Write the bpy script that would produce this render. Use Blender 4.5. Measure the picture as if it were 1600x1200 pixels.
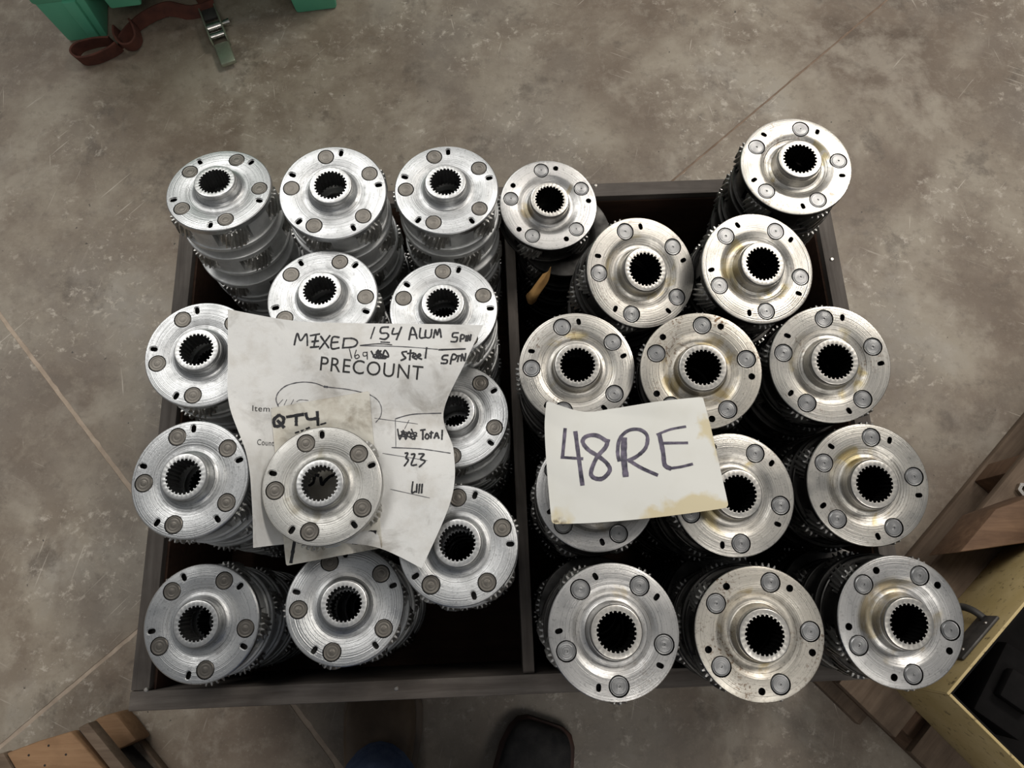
import bpy, bmesh, math, random
from mathutils import Vector, Matrix
from mathutils.bvhtree import BVHTree

for o in list(bpy.data.objects): bpy.data.objects.remove(o)
scene = bpy.context.scene
C = scene.collection
random.seed(7)

# ------------------------------------------------------------------ camera
CAMZ, F, TILT = 1.28, 1120.0, math.radians(17)
cd = bpy.data.cameras.new('camera'); cam = bpy.data.objects.new('camera', cd); C.objects.link(cam)
cd.sensor_width = 36; cd.lens = F / 1600 * 36; cd.clip_start = .02; cd.clip_end = 60
cam.location = (0, 0, CAMZ); cam.rotation_euler = (TILT, 0, 0)
scene.camera = cam
# ------------------------------------------------------------------ world + lamps + exposure
w = bpy.data.worlds.new('warehouse_air'); scene.world = w; w.use_nodes = True
bg = w.node_tree.nodes['Background']; bg.inputs[0].default_value = (.93, .96, 1.0, 1); bg.inputs[1].default_value = .165
def lamp(name, loc, size, power, col, target=(0, .2, .4)):
    l = bpy.data.lights.new(name, 'AREA'); l.shape = 'RECTANGLE'; l.size, l.size_y = size; l.energy = power; l.color = col
    o = bpy.data.objects.new(name, l); C.objects.link(o); o.location = loc
    o.rotation_euler = (Vector(target) - Vector(loc)).to_track_quat('-Z', 'Y').to_euler(); return o
lamp('ceiling_or_fill_lamp', (-2.0, 2.9, 4.6), (3.6, 2.0), 114, (1, .98, .945))
lamp('ceiling_or_fill_lamp', (2.3, 2.3, 4.4), (2.2, .9), 112, (1, .945, .87))
lamp('ceiling_or_fill_lamp', (1.2, -2.6, 4.6), (2.4, 1.0), 52, (1, .96, .90))  # fill added behind the camera to brighten front sides and floor
vs = scene.view_settings; vs.view_transform = 'Standard'; vs.look = 'None'; vs.gamma = 1; vs.use_curve_mapping = False; vs.exposure = 0.0

# ------------------------------------------------------------------ helpers
_f = Vector((0, math.sin(TILT), -math.cos(TILT))); _u = Vector((0, math.cos(TILT), math.sin(TILT))); _r = Vector((1, 0, 0))
EYE = Vector((0, 0, CAMZ))
def ray(u, v): return _f + _r * ((u - 800) / F) - _u * ((v - 600) / F)
def at(u, v, z):
    d = ray(u, v); return EYE + d * ((z - CAMZ) / d.z)

def link(o, parent=None):
    C.objects.link(o)
    if parent: o.parent = parent
    return o
def mesh_from(bm, name, mats, smooth=None):
    me = bpy.data.meshes.new(name); bm.normal_update(); bm.to_mesh(me); bm.free()
    for m in (mats if isinstance(mats, (list, tuple)) else [mats]): me.materials.append(m)
    if smooth is not None:
        me.shade_smooth(); me.set_sharp_from_angle(angle=math.radians(smooth))
    return me
def obj(name, me, parent=None, loc=(0, 0, 0), rot=(0, 0, 0)):
    o = bpy.data.objects.new(name, me); o.location = loc; o.rotation_euler = rot; return link(o, parent)
def tag(o, label, cat, group=None, kind=None):
    if label: o['label'] = label
    if cat: o['category'] = cat
    if group: o['group'] = group
    if kind: o['kind'] = kind
    return o
def empty(name, loc=(0, 0, 0)):
    o = bpy.data.objects.new(name, None); o.empty_display_size = .02; o.location = loc; return link(o)

def add_lathe(bm, prof, n=64, closed=True, mi=0):
    rings = []
    for r, z in prof:
        rings.append([bm.verts.new((r * math.cos(2 * math.pi * i / n), r * math.sin(2 * math.pi * i / n), z)) for i in range(n)] if r > 1e-6 else [bm.verts.new((0, 0, z))])
    pairs = list(zip(rings, rings[1:])) + ([(rings[-1], rings[0])] if closed else [])
    for a, b in pairs:
        for i in range(n):
            j = (i + 1) % n
            if len(a) == 1 and len(b) == 1: continue
            if len(a) == 1: f = bm.faces.new((a[0], b[j], b[i]))
            elif len(b) == 1: f = bm.faces.new((a[i], a[j], b[0]))
            else: f = bm.faces.new((a[i], a[j], b[j], b[i]))
            f.material_index = mi
def add_prism(bm, loop, z0, z1, mi=0):
    b = [bm.verts.new((x, y, z0)) for x, y in loop]; t = [bm.verts.new((x, y, z1)) for x, y in loop]
    fs = [bm.faces.new(t), bm.faces.new(b[::-1])]
    for i in range(len(loop)):
        j = (i + 1) % len(loop); fs.append(bm.faces.new((b[i], b[j], t[j], t[i])))
    for f in fs: f.material_index = mi
def add_hexa(bm, p, mi=0):
    """8 points: bottom 4 (ccw) then top 4"""
    v = [bm.verts.new(q) for q in p]
    for ix in ((3, 2, 1, 0), (4, 5, 6, 7), (0, 1, 5, 4), (1, 2, 6, 5), (2, 3, 7, 6), (3, 0, 4, 7)):
        bm.faces.new([v[i] for i in ix]).material_index = mi
def add_box(bm, x0, x1, y0, y1, z0, z1, mi=0):
    add_hexa(bm, [(x0, y0, z0), (x1, y0, z0), (x1, y1, z0), (x0, y1, z0), (x0, y0, z1), (x1, y0, z1), (x1, y1, z1), (x0, y1, z1)], mi)
def bevel(bm, w, seg=2):
    bmesh.ops.recalc_face_normals(bm, faces=bm.faces)
    es = [e for e in bm.edges if len(e.link_faces) == 2 and e.calc_face_angle(0) > .5]
    bmesh.ops.bevel(bm, geom=es, offset=w, segments=seg, profile=.5, affect='EDGES')
def box_mesh(name, x0, x1, y0, y1, z0, z1, mat, bv=.0015):
    bm = bmesh.new(); add_box(bm, x0, x1, y0, y1, z0, z1)
    if bv: bevel(bm, bv)
    return mesh_from(bm, name, mat, 40)
def add_tube(bm, pts, r, n=8, caps=True):
    pts = [Vector(p) for p in pts]; rings = []; prev = None
    for i, p in enumerate(pts):
        t = (pts[min(i + 1, len(pts) - 1)] - pts[max(i - 1, 0)]).normalized()
        a = t.orthogonal().normalized() if prev is None else (prev - t * prev.dot(t)).normalized()
        prev = a; b = t.cross(a); rr = r[i] if isinstance(r, (list, tuple)) else r
        rings.append([bm.verts.new(p + (a * math.cos(2 * math.pi * k / n) + b * math.sin(2 * math.pi * k / n)) * rr) for k in range(n)])
    for A_, B_ in zip(rings, rings[1:]):
        for k in range(n): bm.faces.new((A_[k], A_[(k + 1) % n], B_[(k + 1) % n], B_[k]))
    if caps: bm.faces.new(rings[0][::-1]); bm.faces.new(rings[-1])
def boolean(me, cutters):
    a = bpy.data.objects.new('tmp_a', me); C.objects.link(a); tmp = [a]
    for cm in cutters:
        b = bpy.data.objects.new('tmp_b', cm); C.objects.link(b); tmp.append(b)
        m = a.modifiers.new('b', 'BOOLEAN'); m.operation = 'DIFFERENCE'; m.solver = 'EXACT'; m.object = b
    dg = bpy.context.evaluated_depsgraph_get(); dg.update()
    out = bpy.data.meshes.new_from_object(a.evaluated_get(dg))
    for t in tmp: bpy.data.objects.remove(t)
    return out

# ------------------------------------------------------------------ materials
class NT:
    def __init__(s, name):
        s.m = bpy.data.materials.new(name); s.m.use_nodes = True; s.t = s.m.node_tree; s.b = s.t.nodes['Principled BSDF']
        s.tc = s.t.nodes.new('ShaderNodeTexCoord')
    def n(s, kind, ins=None, **kw):
        x = s.t.nodes.new(kind)
        for k, v in kw.items(): setattr(x, k, v)
        for k, v in (ins or {}).items():
            if hasattr(v, 'is_linked') or hasattr(v, 'links'): s.t.links.new(v, x.inputs[k])
            else: x.inputs[k].default_value = v
        return x
    def noise(s, scale, detail=4, vec=None, dim='3D', rough=.55, dist=0, W=None):
        ins = {'Scale': scale, 'Detail': detail, 'Roughness': rough, 'Distortion': dist}
        if dim != '1D': ins['Vector'] = vec or s.tc.outputs['Object']
        if W is not None: ins['W'] = W
        return s.n('ShaderNodeTexNoise', ins, noise_dimensions=dim).outputs['Fac']
    def ramp(s, fac, stops):
        x = s.n('ShaderNodeValToRGB', {'Fac': fac}); e = x.color_ramp.elements
        while len(e) < len(stops): e.new(.5)
        for q, (p, c) in zip(e, stops): q.position = p; q.color = (c + (1,)) if len(c) == 3 else c
        return x.outputs['Color']
    def step(s, fac, a, b, lo=0.0, hi=1.0):
        return s.n('ShaderNodeMapRange', {'Value': fac, 'From Min': a, 'From Max': b, 'To Min': lo, 'To Max': hi}).outputs[0]
    def math(s, op, a, b=0.0): return s.n('ShaderNodeMath', {0: a, 1: b}, operation=op).outputs[0]
    def mix(s, f, a, b, mode='MIX'):
        x = s.n('ShaderNodeMix', data_type='RGBA', blend_type=mode)
        for k, v in ((0, f), (6, a), (7, b)):
            if hasattr(v, 'links'): s.t.links.new(v, x.inputs[k])
            else: x.inputs[k].default_value = v if k == 0 else (v + (1,) if len(v) == 3 else v)
        return x.outputs[2]
    def bump(s, h, strength=.3, dist=.001):
        x = s.n('ShaderNodeBump', {'Height': h, 'Strength': strength, 'Distance': dist}); s.t.links.new(x.outputs[0], s.b.inputs['Normal'])
    def set(s, **kw):
        names = dict(col='Base Color', rough='Roughness', metal='Metallic', spec='Specular IOR Level', aniso='Anisotropic', sheen='Sheen Weight', coat='Coat Weight')
        for k, v in kw.items():
            i = s.b.inputs[names[k]]
            if hasattr(v, 'links'): s.t.links.new(v, i)
            else: i.default_value = (v + (1,)) if isinstance(v, tuple) and len(v) == 3 else v
        return s.m
    def radius(s):
        sx = s.n('ShaderNodeSeparateXYZ', {0: s.tc.outputs['Object']})
        return s.math('SQRT', s.math('ADD', s.math('MULTIPLY', sx.outputs[0], sx.outputs[0]), s.math('MULTIPLY', sx.outputs[1], sx.outputs[1])))
    def offset_vec(s, amount=9.0):
        oi = s.n('ShaderNodeObjectInfo'); k = s.math('MULTIPLY', oi.outputs['Random'], amount)
        cx = s.n('ShaderNodeCombineXYZ', {0: k, 1: k, 2: k})
        return s.n('ShaderNodeVectorMath', {0: s.tc.outputs['Object'], 1: cx.outputs[0]}, operation='ADD').outputs[0], oi.outputs['Random']

def machined(name, base, dark, rough, stain=None, rust=0.0, rings=.25, metal=1.0):
    t = NT(name); v, rnd = t.offset_vec(); r = t.radius()
    ring = t.noise(800, 3, dim='1D', W=t.math('ADD', r, t.math('MULTIPLY', rnd, 3.0)))
    cloud = t.noise(38, 5, v); fine = t.noise(420, 3, v)
    col = t.mix(t.step(cloud, .38, .68, 0, .55), base, dark)
    col = t.mix(t.step(fine, .58, .70, 0, .5), col, tuple(c * .45 for c in dark))
    band = t.math('MULTIPLY', t.step(r, .024, .029), t.step(r, .046, .040))
    scuff = t.math('MULTIPLY', band, t.step(t.noise(60, 4, v, dist=1.2), .42, .62))
    ringy = t.step(ring, .45, .62)
    col = t.mix(t.math('MULTIPLY', t.math('MULTIPLY', scuff, ringy), .75), col, tuple(c * .38 for c in dark))
    col = t.mix(t.step(ring, .52, .66, 0, .28), col, tuple(c * .5 for c in dark))
    if stain:
        s2 = t.math('MULTIPLY', band, t.step(t.noise(20, 4, v, dist=.8), .54, .62))
        col = t.mix(t.math('MULTIPLY', s2, .75), col, stain)
    if rust:
        rs = t.math('MULTIPLY', t.step(t.noise(26, 3, v), .50, .66), t.step(t.noise(330, 3, v), .54, .62))
        col = t.mix(t.math('MULTIPLY', rs, rust), col, (.13, .075, .04))
    rg = t.math('ADD', t.step(cloud, .3, .7, rough - .06, rough + .10), t.math('MULTIPLY', scuff, .08))
    h = t.math('ADD', t.math('MULTIPLY', ring, 1.0), t.math('MULTIPLY', fine, .35))
    t.bump(h, rings, .0005)
    return t.set(col=col, rough=rg, metal=metal)
def plain_metal(name, a, b, rough, scale=60, metal=1.0):
    t = NT(name); v, _ = t.offset_vec(); n = t.noise(scale, 5, v)
    t.bump(t.noise(500, 2, v), .15, .0004)
    return t.set(col=t.mix(t.step(n, .35, .7), a, b), rough=t.step(n, .3, .7, rough - .05, rough + .12), metal=metal)
def pin_mat(name, a, b, rough=.42):
    t = NT(name); v, rnd = t.offset_vec(); r = t.radius()
    ring = t.noise(1500, 1, dim='1D', W=t.math('ADD', r, rnd)); n = t.noise(120, 4, v)
    t.bump(ring, .35, .0004)
    return t.set(col=t.mix(t.math('MULTIPLY', t.step(ring, .35, .65), t.step(n, .3, .7, .4, 1)), a, b), rough=rough, metal=.9)
def wood(name, a, b, axis=0, rough=.75, scale=1.0, dirt=.5, spec=.3):
    t = NT(name); sc = [26, 26, 26]; sc[axis] = 2.2
    mp = t.n('ShaderNodeMapping', {0: t.tc.outputs['Object'], 3: tuple(x * scale for x in sc)}).outputs[0]
    g = t.noise(3.2, 6, mp, rough=.65, dist=.6); f = t.noise(14, 4, mp); d = t.noise(14, 5)
    col = t.mix(t.step(g, .33, .68), a, b); col = t.mix(t.step(d, .42, .72, 0, dirt), col, tuple(x * .35 for x in a))
    t.bump(t.math('ADD', g, t.math('MULTIPLY', f, .5)), .5, .0012)
    return t.set(col=col, rough=rough, spec=spec)
def simple(name, a, b=None, rough=.6, scale=30, bump=.2, spec=.4, metal=0.0):
    t = NT(name); n = t.noise(scale, 5)
    if bump: t.bump(t.noise(scale * 8, 3), bump, .0008)
    return t.set(col=t.mix(t.step(n, .35, .68), a, b or a), rough=rough, spec=spec, metal=metal)

M = {}
M['alum'] = machined('machined_aluminium', (.57, .575, .575), (.42, .425, .425), .36, rings=.6)
M['alum_worn'] = machined('worn_aluminium', (.54, .53, .50), (.38, .37, .345), .40, stain=(.27, .25, .20), rings=.55)
M['alum_cast'] = plain_metal('cast_aluminium', (.66, .665, .66), (.48, .485, .48), .50, metal=.72)
M['steel'] = machined('machined_steel', (.55, .528, .487), (.375, .357, .325), .34, stain=(.36, .29, .13), rust=.55, rings=.4)
M['steel_rusty'] = machined('rusty_steel', (.53, .50, .445), (.35, .322, .277), .38, stain=(.30, .23, .10), rust=1.0, rings=.4)
M['steel_clean'] = machined('clean_steel', (.54, .532, .52), (.385, .378, .368), .34, stain=(.33, .27, .16), rust=.25, rings=.4)
M['steel_dark'] = plain_metal('dark_oiled_or_shaded_steel', (.075, .072, .068), (.030, .029, .028), .42)  # oiled steel; also paints the shade in slots and on lower steel flanges
M['gear'] = plain_metal('gear_steel', (.66, .65, .62), (.40, .39, .37), .38, 160)
M['gear_dark'] = plain_metal('oiled_gear_steel', (.60, .59, .57), (.30, .295, .28), .38, 160)
M['pin_alum'] = pin_mat('brown_pin_steel', (.185, .17, .15), (.115, .105, .092))
M['pin_steel'] = pin_mat('grey_pin_steel', (.33, .33, .33), (.19, .19, .19), .36)
M['hub_alum'] = plain_metal('hub_aluminium', (.60, .60, .59), (.46, .46, .455), .36, 90)
M['hub_wall'] = plain_metal('shaded_hub_wall', (.30, .288, .268), (.20, .19, .176), .32, 90)  # wall coloured darker than the hub top, its shade painted in
M['hub_steel'] = plain_metal('hub_steel', (.60, .58, .54), (.44, .42, .39), .34, 90)
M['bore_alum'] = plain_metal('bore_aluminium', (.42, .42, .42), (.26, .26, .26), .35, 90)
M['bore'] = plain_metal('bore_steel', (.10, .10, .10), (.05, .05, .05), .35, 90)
M['crate'] = wood('dark_weathered_crate_wood', (.075, .062, .053), (.135, .118, .104), 0, .7, dirt=.5)
M['crate_y'] = wood('dark_weathered_crate_wood_lengthwise', (.075, .062, .053), (.135, .118, .104), 1, .7, dirt=.5)
M['crate_in'] = wood('reddish_crate_ply', (.055, .028, .018), (.09, .048, .03), 0, .75)
M['pallet'] = wood('brown_pallet_wood', (.21, .115, .058), (.31, .185, .10), 0, .75, dirt=.5)
M['pallet_old'] = wood('grey_brown_pallet_wood', (.115, .078, .052), (.19, .137, .096), 0, .75, dirt=.6)
M['timber'] = wood('rough_sawn_timber', (.105, .058, .034), (.19, .112, .066), 0, .7, dirt=.6)

def concrete():
    t = NT('polished_concrete'); g = t.n('ShaderNodeNewGeometry'); P = g.outputs['Position']
    base = t.noise(3.0, 8, P, rough=.62, dist=.25); m2 = t.noise(5.2, 7, P, rough=.64, dist=.25); sm = t.noise(30, 7, P, rough=.7); fine = t.noise(240, 4, P, rough=.7)
    col = t.ramp(base, [(.30, (0.110, 0.080, 0.057)), (.41, (0.181, 0.139, 0.103)), (.50, (0.247, 0.204, 0.156)), (.58, (0.315, 0.271, 0.213)), (.68, (0.341, 0.306, 0.258)), (.78, (0.263, 0.239, 0.207))])
    col = t.mix(t.step(m2, .47, .57, 0, .6), col, (0.158, 0.119, 0.087))
    col = t.mix(t.step(t.noise(4.1, 7, P, rough=.66, dist=.25), .54, .62, 0, .55), col, (0.373, 0.328, 0.265))
    col = t.mix(t.step(t.noise(1.6, 5, P, rough=.55, dist=.25), .50, .60, 0, .5), col, (0.205, 0.181, 0.155))
    col = t.mix(t.step(t.noise(7.5, 7, P, rough=.7, dist=.25), .57, .65, 0, .6), col, (0.095, 0.074, 0.057))
    col = t.mix(t.step(sm, .50, .68, 0, .40), col, (0.347, 0.303, 0.244))
    col = t.mix(t.step(t.noise(46, 6, P, rough=.72), .53, .68, 0, .40), col, (0.121, 0.096, 0.074))
    white = t.math('MULTIPLY', t.step(t.noise(44, 7, P, rough=.78, dist=.25), .55, .64), t.step(t.noise(3.2, 4, P, dist=.25), .47, .56))
    col = t.mix(t.math('MULTIPLY', white, .7), col, (0.525, 0.468, 0.396))
    for ang, thr in ((.42, .71), (1.35, .71), (2.3, .71), (1.78, .71)):
        ro_ = t.n('ShaderNodeMapping', {0: P, 2: (0, 0, ang)}).outputs[0]
        mp = t.n('ShaderNodeMapping', {0: ro_, 3: (6.0, 190, 1)}).outputs[0]
        sc = t.math('MULTIPLY', t.step(t.noise(1, 2, mp), thr - .03, thr + .01), t.step(t.noise(5, 2, ro_), .54, .62))
        col = t.mix(t.math('MULTIPLY', sc, .6), col, (0.578, 0.517, 0.442))
    col = t.mix(t.step(fine, .60, .72, 0, .35), col, (0.420, 0.373, 0.308))
    col = t.mix(t.step(t.noise(80, 2, P), .73, .77, 0, .85), col, (0.037, 0.032, 0.026))
    t.bump(t.math('ADD', base, t.math('MULTIPLY', sm, .4)), .2, .002)
    return t.set(col=col, rough=t.step(sm, .3, .7, .40, .66), spec=.42)
M['concrete'] = concrete()
M['filler'] = simple('joint_filler', (.46, .37, .29), (.33, .26, .20), .85, 40, .6)
M['crack'] = simple('joint_dirt', (.17, .115, .08), (.26, .19, .14), .9, 30, .6)
def paper(name, base, smudge, amount=.35):
    t = NT(name); n = t.noise(22, 6, rough=.65); s2 = t.noise(17, 5, rough=.65, dist=.5); fb = t.noise(900, 2)
    col = t.mix(t.step(n, .48, .72, 0, amount), base, smudge)
    col = t.mix(t.step(s2, .56, .70, 0, amount), col, tuple(c * .62 for c in smudge))
    t.bump(t.math('ADD', t.math('ADD', t.noise(45, 3, dist=.4), t.math('MULTIPLY', fb, .1)), t.math('MULTIPLY', t.n('ShaderNodeTexVoronoi', {'Vector': t.tc.outputs['Object'], 'Scale': 14.0}, feature='DISTANCE_TO_EDGE').outputs[0], 1.2)), .45, .002)
    return t.set(col=col, rough=.75, spec=.25)
M['paper'] = paper('soiled_printer_paper', (.72, .715, .695), (.50, .465, .41), .62)
M['card'] = paper('cream_card', (.71, .685, .61), (.40, .335, .25), .75)
def card48():
    t = NT('oil_stained_white_card'); sx = t.n('ShaderNodeSeparateXYZ', {0: t.tc.outputs['UV']})
    U, V = sx.outputs[0], sx.outputs[1]; n = t.noise(24, 4); k = t.math('MULTIPLY', t.math('SUBTRACT', n, .5), .55)
    def near(axis, a, b): return t.step(t.math('ADD', axis, k), a, b)
    edge = t.math('MULTIPLY', near(V, .86, .92), near(U, .50, .60))
    edge2 = t.math('MULTIPLY', near(U, .93, .98), t.math('MULTIPLY', near(V, .22, .30), near(V, .64, .56)))
    edge3 = t.math('MULTIPLY', near(V, .84, .92), near(U, .16, .06))
    e = t.math('MAXIMUM', t.math('MAXIMUM', edge, edge2), edge3)
    col = t.mix(t.step(t.noise(16, 5), .5, .75, 0, .4), (.72, .715, .67), (.60, .58, .50))
    col = t.mix(t.math('MULTIPLY', e, .7), col, (.60, .49, .25))
    dirt = t.math('MULTIPLY', t.math('MULTIPLY', near(U, .05, .01), near(V, .86, .95)), t.step(t.noise(150, 3), .45, .55))
    col = t.mix(dirt, col, (.10, .07, .05))
    t.bump(t.noise(30, 3), .12, .0015)
    return t.set(col=col, rough=.6, spec=.3)
M['card48'] = card48()
M['ink'] = simple('black_marker_ink', (.012, .012, .014), (.03, .03, .035), .6, 200, 0)
M['ink_purple'] = simple('faded_marker_ink', (.030, .028, .045), (.17, .145, .20), .45, 130, 0)
M['print'] = simple('printed_toner', (.02, .02, .02), (.035, .035, .035), .7, 200, 0)
M['pencil'] = simple('ballpoint_ink', (.06, .06, .07), (.10, .10, .11), .6, 200, 0)
M['green'] = simple('green_plastic', (.10, .40, .25), (.12, .46, .29), .5, 12, .12, .5)
M['strap'] = simple('red_brown_webbing', (.12, .045, .032), (.075, .032, .025), .85, 40, .5, .2)
M['olive_metal'] = plain_metal('olive_zinc_plate', (.40, .43, .33), (.30, .32, .25), .40, 60, .75)
M['chrome'] = plain_metal('buckle_chrome', (.55, .53, .50), (.36, .34, .32), .25, 60)
M['iron'] = plain_metal('painted_iron', (.10, .095, .09), (.055, .052, .05), .5, 60, .5)
M['leather'] = simple('brown_leather', (.16, .115, .078), (.095, .068, .047), .45, 20, .4)
M['suede'] = simple('black_suede', (.030, .030, .031), (.060, .057, .055), .9, 40, .6, .15)
M['welt'] = simple('brown_welt', (.075, .035, .025), (.04, .022, .017), .6, 40, .2)
M['sole'] = simple('dark_rubber', (.015, .013, .012), (.025, .022, .02), .8, 40, .2)
M['denim'] = simple('blue_denim', (.06, .09, .17), (.10, .135, .22), .9, 60, .7, .15)
def yellow():
    t = NT('worn_yellow_paint'); n = t.noise(16, 5); d = t.noise(85, 6, rough=.7, dist=.2)
    col = t.mix(t.step(n, .35, .7), (.47, .355, .15), (.58, .455, .23)); col = t.mix(t.step(d, .57, .66, 0, .8), col, (.09, .06, .03))
    t.bump(n, .3, .002); return t.set(col=col, rough=.6)
M['yellow'] = yellow()
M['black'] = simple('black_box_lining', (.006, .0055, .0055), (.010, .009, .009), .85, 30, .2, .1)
M['chip'] = simple('torn_kraft_card', (.42, .24, .08), (.30, .16, .055), .8, 40, .4)
M['debris'] = simple('dark_grit', (.06, .05, .04), None, .9)
M['nail'] = plain_metal('nail_head', (.5, .47, .43), (.35, .32, .29), .4)

# ------------------------------------------------------------------ floor: four slabs cut by two crossing joints
JX, JY, JA = -.540, .039, math.radians(42.2)
ca, sa = math.cos(JA), math.sin(JA)
def jw(p, q): return (JX + p * ca - q * sa, JY + p * sa + q * ca)       # p along the joint running up-right, q across
floor_me = bmesh.new(); add_box(floor_me, -5, 5, -5, 5, -.15, -.0010)
floor = tag(obj('floor', mesh_from(floor_me, 'floor', M['filler'])), None, None, kind='structure')
def slab(sp, sq):
    bm = bmesh.new(); rng = random.Random(10 + sp * 3 + sq); L = 5.0
    ga, gb = .0036, (.0030 if sp < 0 else .0016)
    edge1 = []; n = 420
    for i in range(n + 1):
        p = L * (1 - i / n); edge1.append((sp * max(p, ga), sq * (gb + abs(rng.gauss(0, .0006)) + (.003 if rng.random() < .01 else 0))))
    edge2 = []
    for i in range(1, n + 1):
        q = L * i / n; edge2.append((sp * (ga + abs(rng.gauss(0, .0006)) + (.004 if rng.random() < .012 else 0)), sq * max(q, gb)))
    loop = [jw(*e) for e in edge1 + edge2 + [(sp * L, sq * L)]]
    if sp * sq > 0: loop = loop[::-1]
    ar = sum(a[0] * b[1] - a[1] * b[0] for a, b in zip(loop, loop[1:] + loop[:1]))
    if ar < 0: loop = loop[::-1]
    add_prism(bm, loop, -.0015, 0)
    return obj('concrete_slab', mesh_from(bm, 'concrete_slab', M['concrete']), floor)
for sp in (-1, 1):
    for sq in (-1, 1): slab(sp, sq)
bm = bmesh.new(); lp = [jw(.25, -.0022), jw(4.9, -.0022), jw(4.9, .0022), jw(.25, .0022)]; add_prism(bm, lp, -.003, -.0006)
obj('joint_dirt', mesh_from(bm, 'joint_dirt', M['crack']), floor)

# ------------------------------------------------------------------ crate (rotated a little about the vertical)
CR = math.radians(2.3); RIM = .36; CB = .135            # rim height, top of the crate's floor
U0, U1, V0, V1, TB = -.457, .484, -.104, .584, .022
crate = empty('divided_crate'); crate.rotation_euler = (0, 0, CR); crate.location = (0, 0, 0)
tag(crate, 'dark weathered wooden crate with a centre divider holding the gear carriers', 'crate')
obj('front_board', box_mesh('front_board', U0, U1, V0, V0 + TB, CB - .015, RIM, M['crate']), crate)
obj('back_board', box_mesh('back_board', U0, U1, V1 - TB, V1, CB - .015, RIM, M['crate']), crate)
obj('side_board', box_mesh('side_board', U0, U0 + TB, V0 + TB + .0004, V1 - TB - .0004, CB - .015, RIM - .001, M['crate_y']), crate)
obj('side_board', box_mesh('side_board', U1 - TB, U1, V0 + TB + .0004, V1 - TB - .0004, CB - .015, RIM - .001, M['crate_y']), crate)
DV = .017
obj('divider', box_mesh('divider', DV - .007, DV + .007, V0 + TB + .0006, V1 - TB - .0006, CB, RIM - .006, M['crate_y'], .001), crate)
obj('base_panel', box_mesh('base_panel', U0 + TB, U1 - TB, V0 + TB, V1 - TB, CB - .015, CB, M['crate_in'], 0), crate)
# thin reddish ply liners inside the two compartments
for (a, b, c, d) in ((U0 + TB, U0 + TB + .003, V0 + TB, V1 - TB), (U1 - TB - .003, U1 - TB, V0 + TB, V1 - TB), (U0 + TB + .0032, DV - .0075, V1 - TB - .003, V1 - TB), (DV + .0075, U1 - TB - .0032, V1 - TB - .003, V1 - TB)):
    obj('liner', box_mesh('liner', a, b, c + .0005, d - .0005, CB, RIM - .012, M['crate_in'], 0), crate)
def to_crate(x, y): return (x * math.cos(CR) + y * math.sin(CR), -x * math.sin(CR) + y * math.cos(CR))
def from_crate(u, v): return (u * math.cos(CR) - v * math.sin(CR), u * math.sin(CR) + v * math.cos(CR))
bm = bmesh.new(); add_lathe(bm, [(0, .0012), (.002, .001), (.003, 0), (.003, -.004), (0, -.004)], 12, False); nail_me = mesh_from(bm, 'nail', M['nail'], 40)
for px in ((228, 1078), (619, 1076), (931, 290), (262, 520), (1300, 405)):
    p = at(*px, RIM); c = to_crate(p.x, p.y); obj('nail', nail_me, crate, (c[0], c[1], RIM))
# pallet under the crate (only its shadowed edge could ever be glimpsed)
pal = empty('crate_pallet'); pal.rotation_euler = (0, 0, CR)
tag(pal, 'wooden pallet hidden beneath the dark divided crate', 'pallet')
for v in (V0 + .012, .10, .24, .38, V1 - .112): obj('deck_board', box_mesh('deck_board', U0 + .01, U1 - .01, v, v + .10, CB - .035, CB - .0152, M['pallet_old']), pal)
for u in (U0 + .02, -.007, U1 - .065): obj('stringer', box_mesh('stringer', u, u + .045, V0 + .012, V1 - .012, 0, CB - .0352, M['pallet_old']), pal)

# ------------------------------------------------------------------ gear carriers
R, HC, RP = .065, .046, .78
def flange_prof(kind):
    z = HC
    if kind == 'alum':
        top = [(.405, 9), (.412, 5), (.425, 2.6), (.45, .6), (.485, -.7), (.53, -1.2), (.575, -1.1), (.60, -.5), (.665, -.35), (.685, 0), (.955, 0), (.985, -.35), (1.0, -1.3)]
        th = 8.5
    else:
        top = [(.404, 8), (.409, 3), (.420, -.8), (.44, -2.9), (.475, -4.0), (.52, -4.1), (.565, -3.2), (.61, -1.6), (.655, -.4), (.69, 0), (.965, 0), (.99, -.3), (1.0, -1.0)]
        th = 8.0
    p = [(r * R, z + h / 1000) for r, h in top] + [(.998 * R, z - th / 1000), (.97 * R, z - th / 1000 - .0006), (.372 * R, z - th / 1000 - .0006), (.372 * R, z + .008)]
    return p[::-1]
def slot_loop(cx, cy, ang, length, width, n=5):
    out = []; hl = max(length / 2 - width / 2, 0)
    for s, a0 in ((1, -math.pi / 2), (-1, math.pi / 2)):
        for i in range(n + 1):
            a = a0 + math.pi * i / n; x = s * hl + math.cos(a) * width / 2; y = math.sin(a) * width / 2
            out.append((cx + x * math.cos(ang) - y * math.sin(ang), cy + x * math.sin(ang) + y * math.cos(ang)))
    return out
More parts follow.
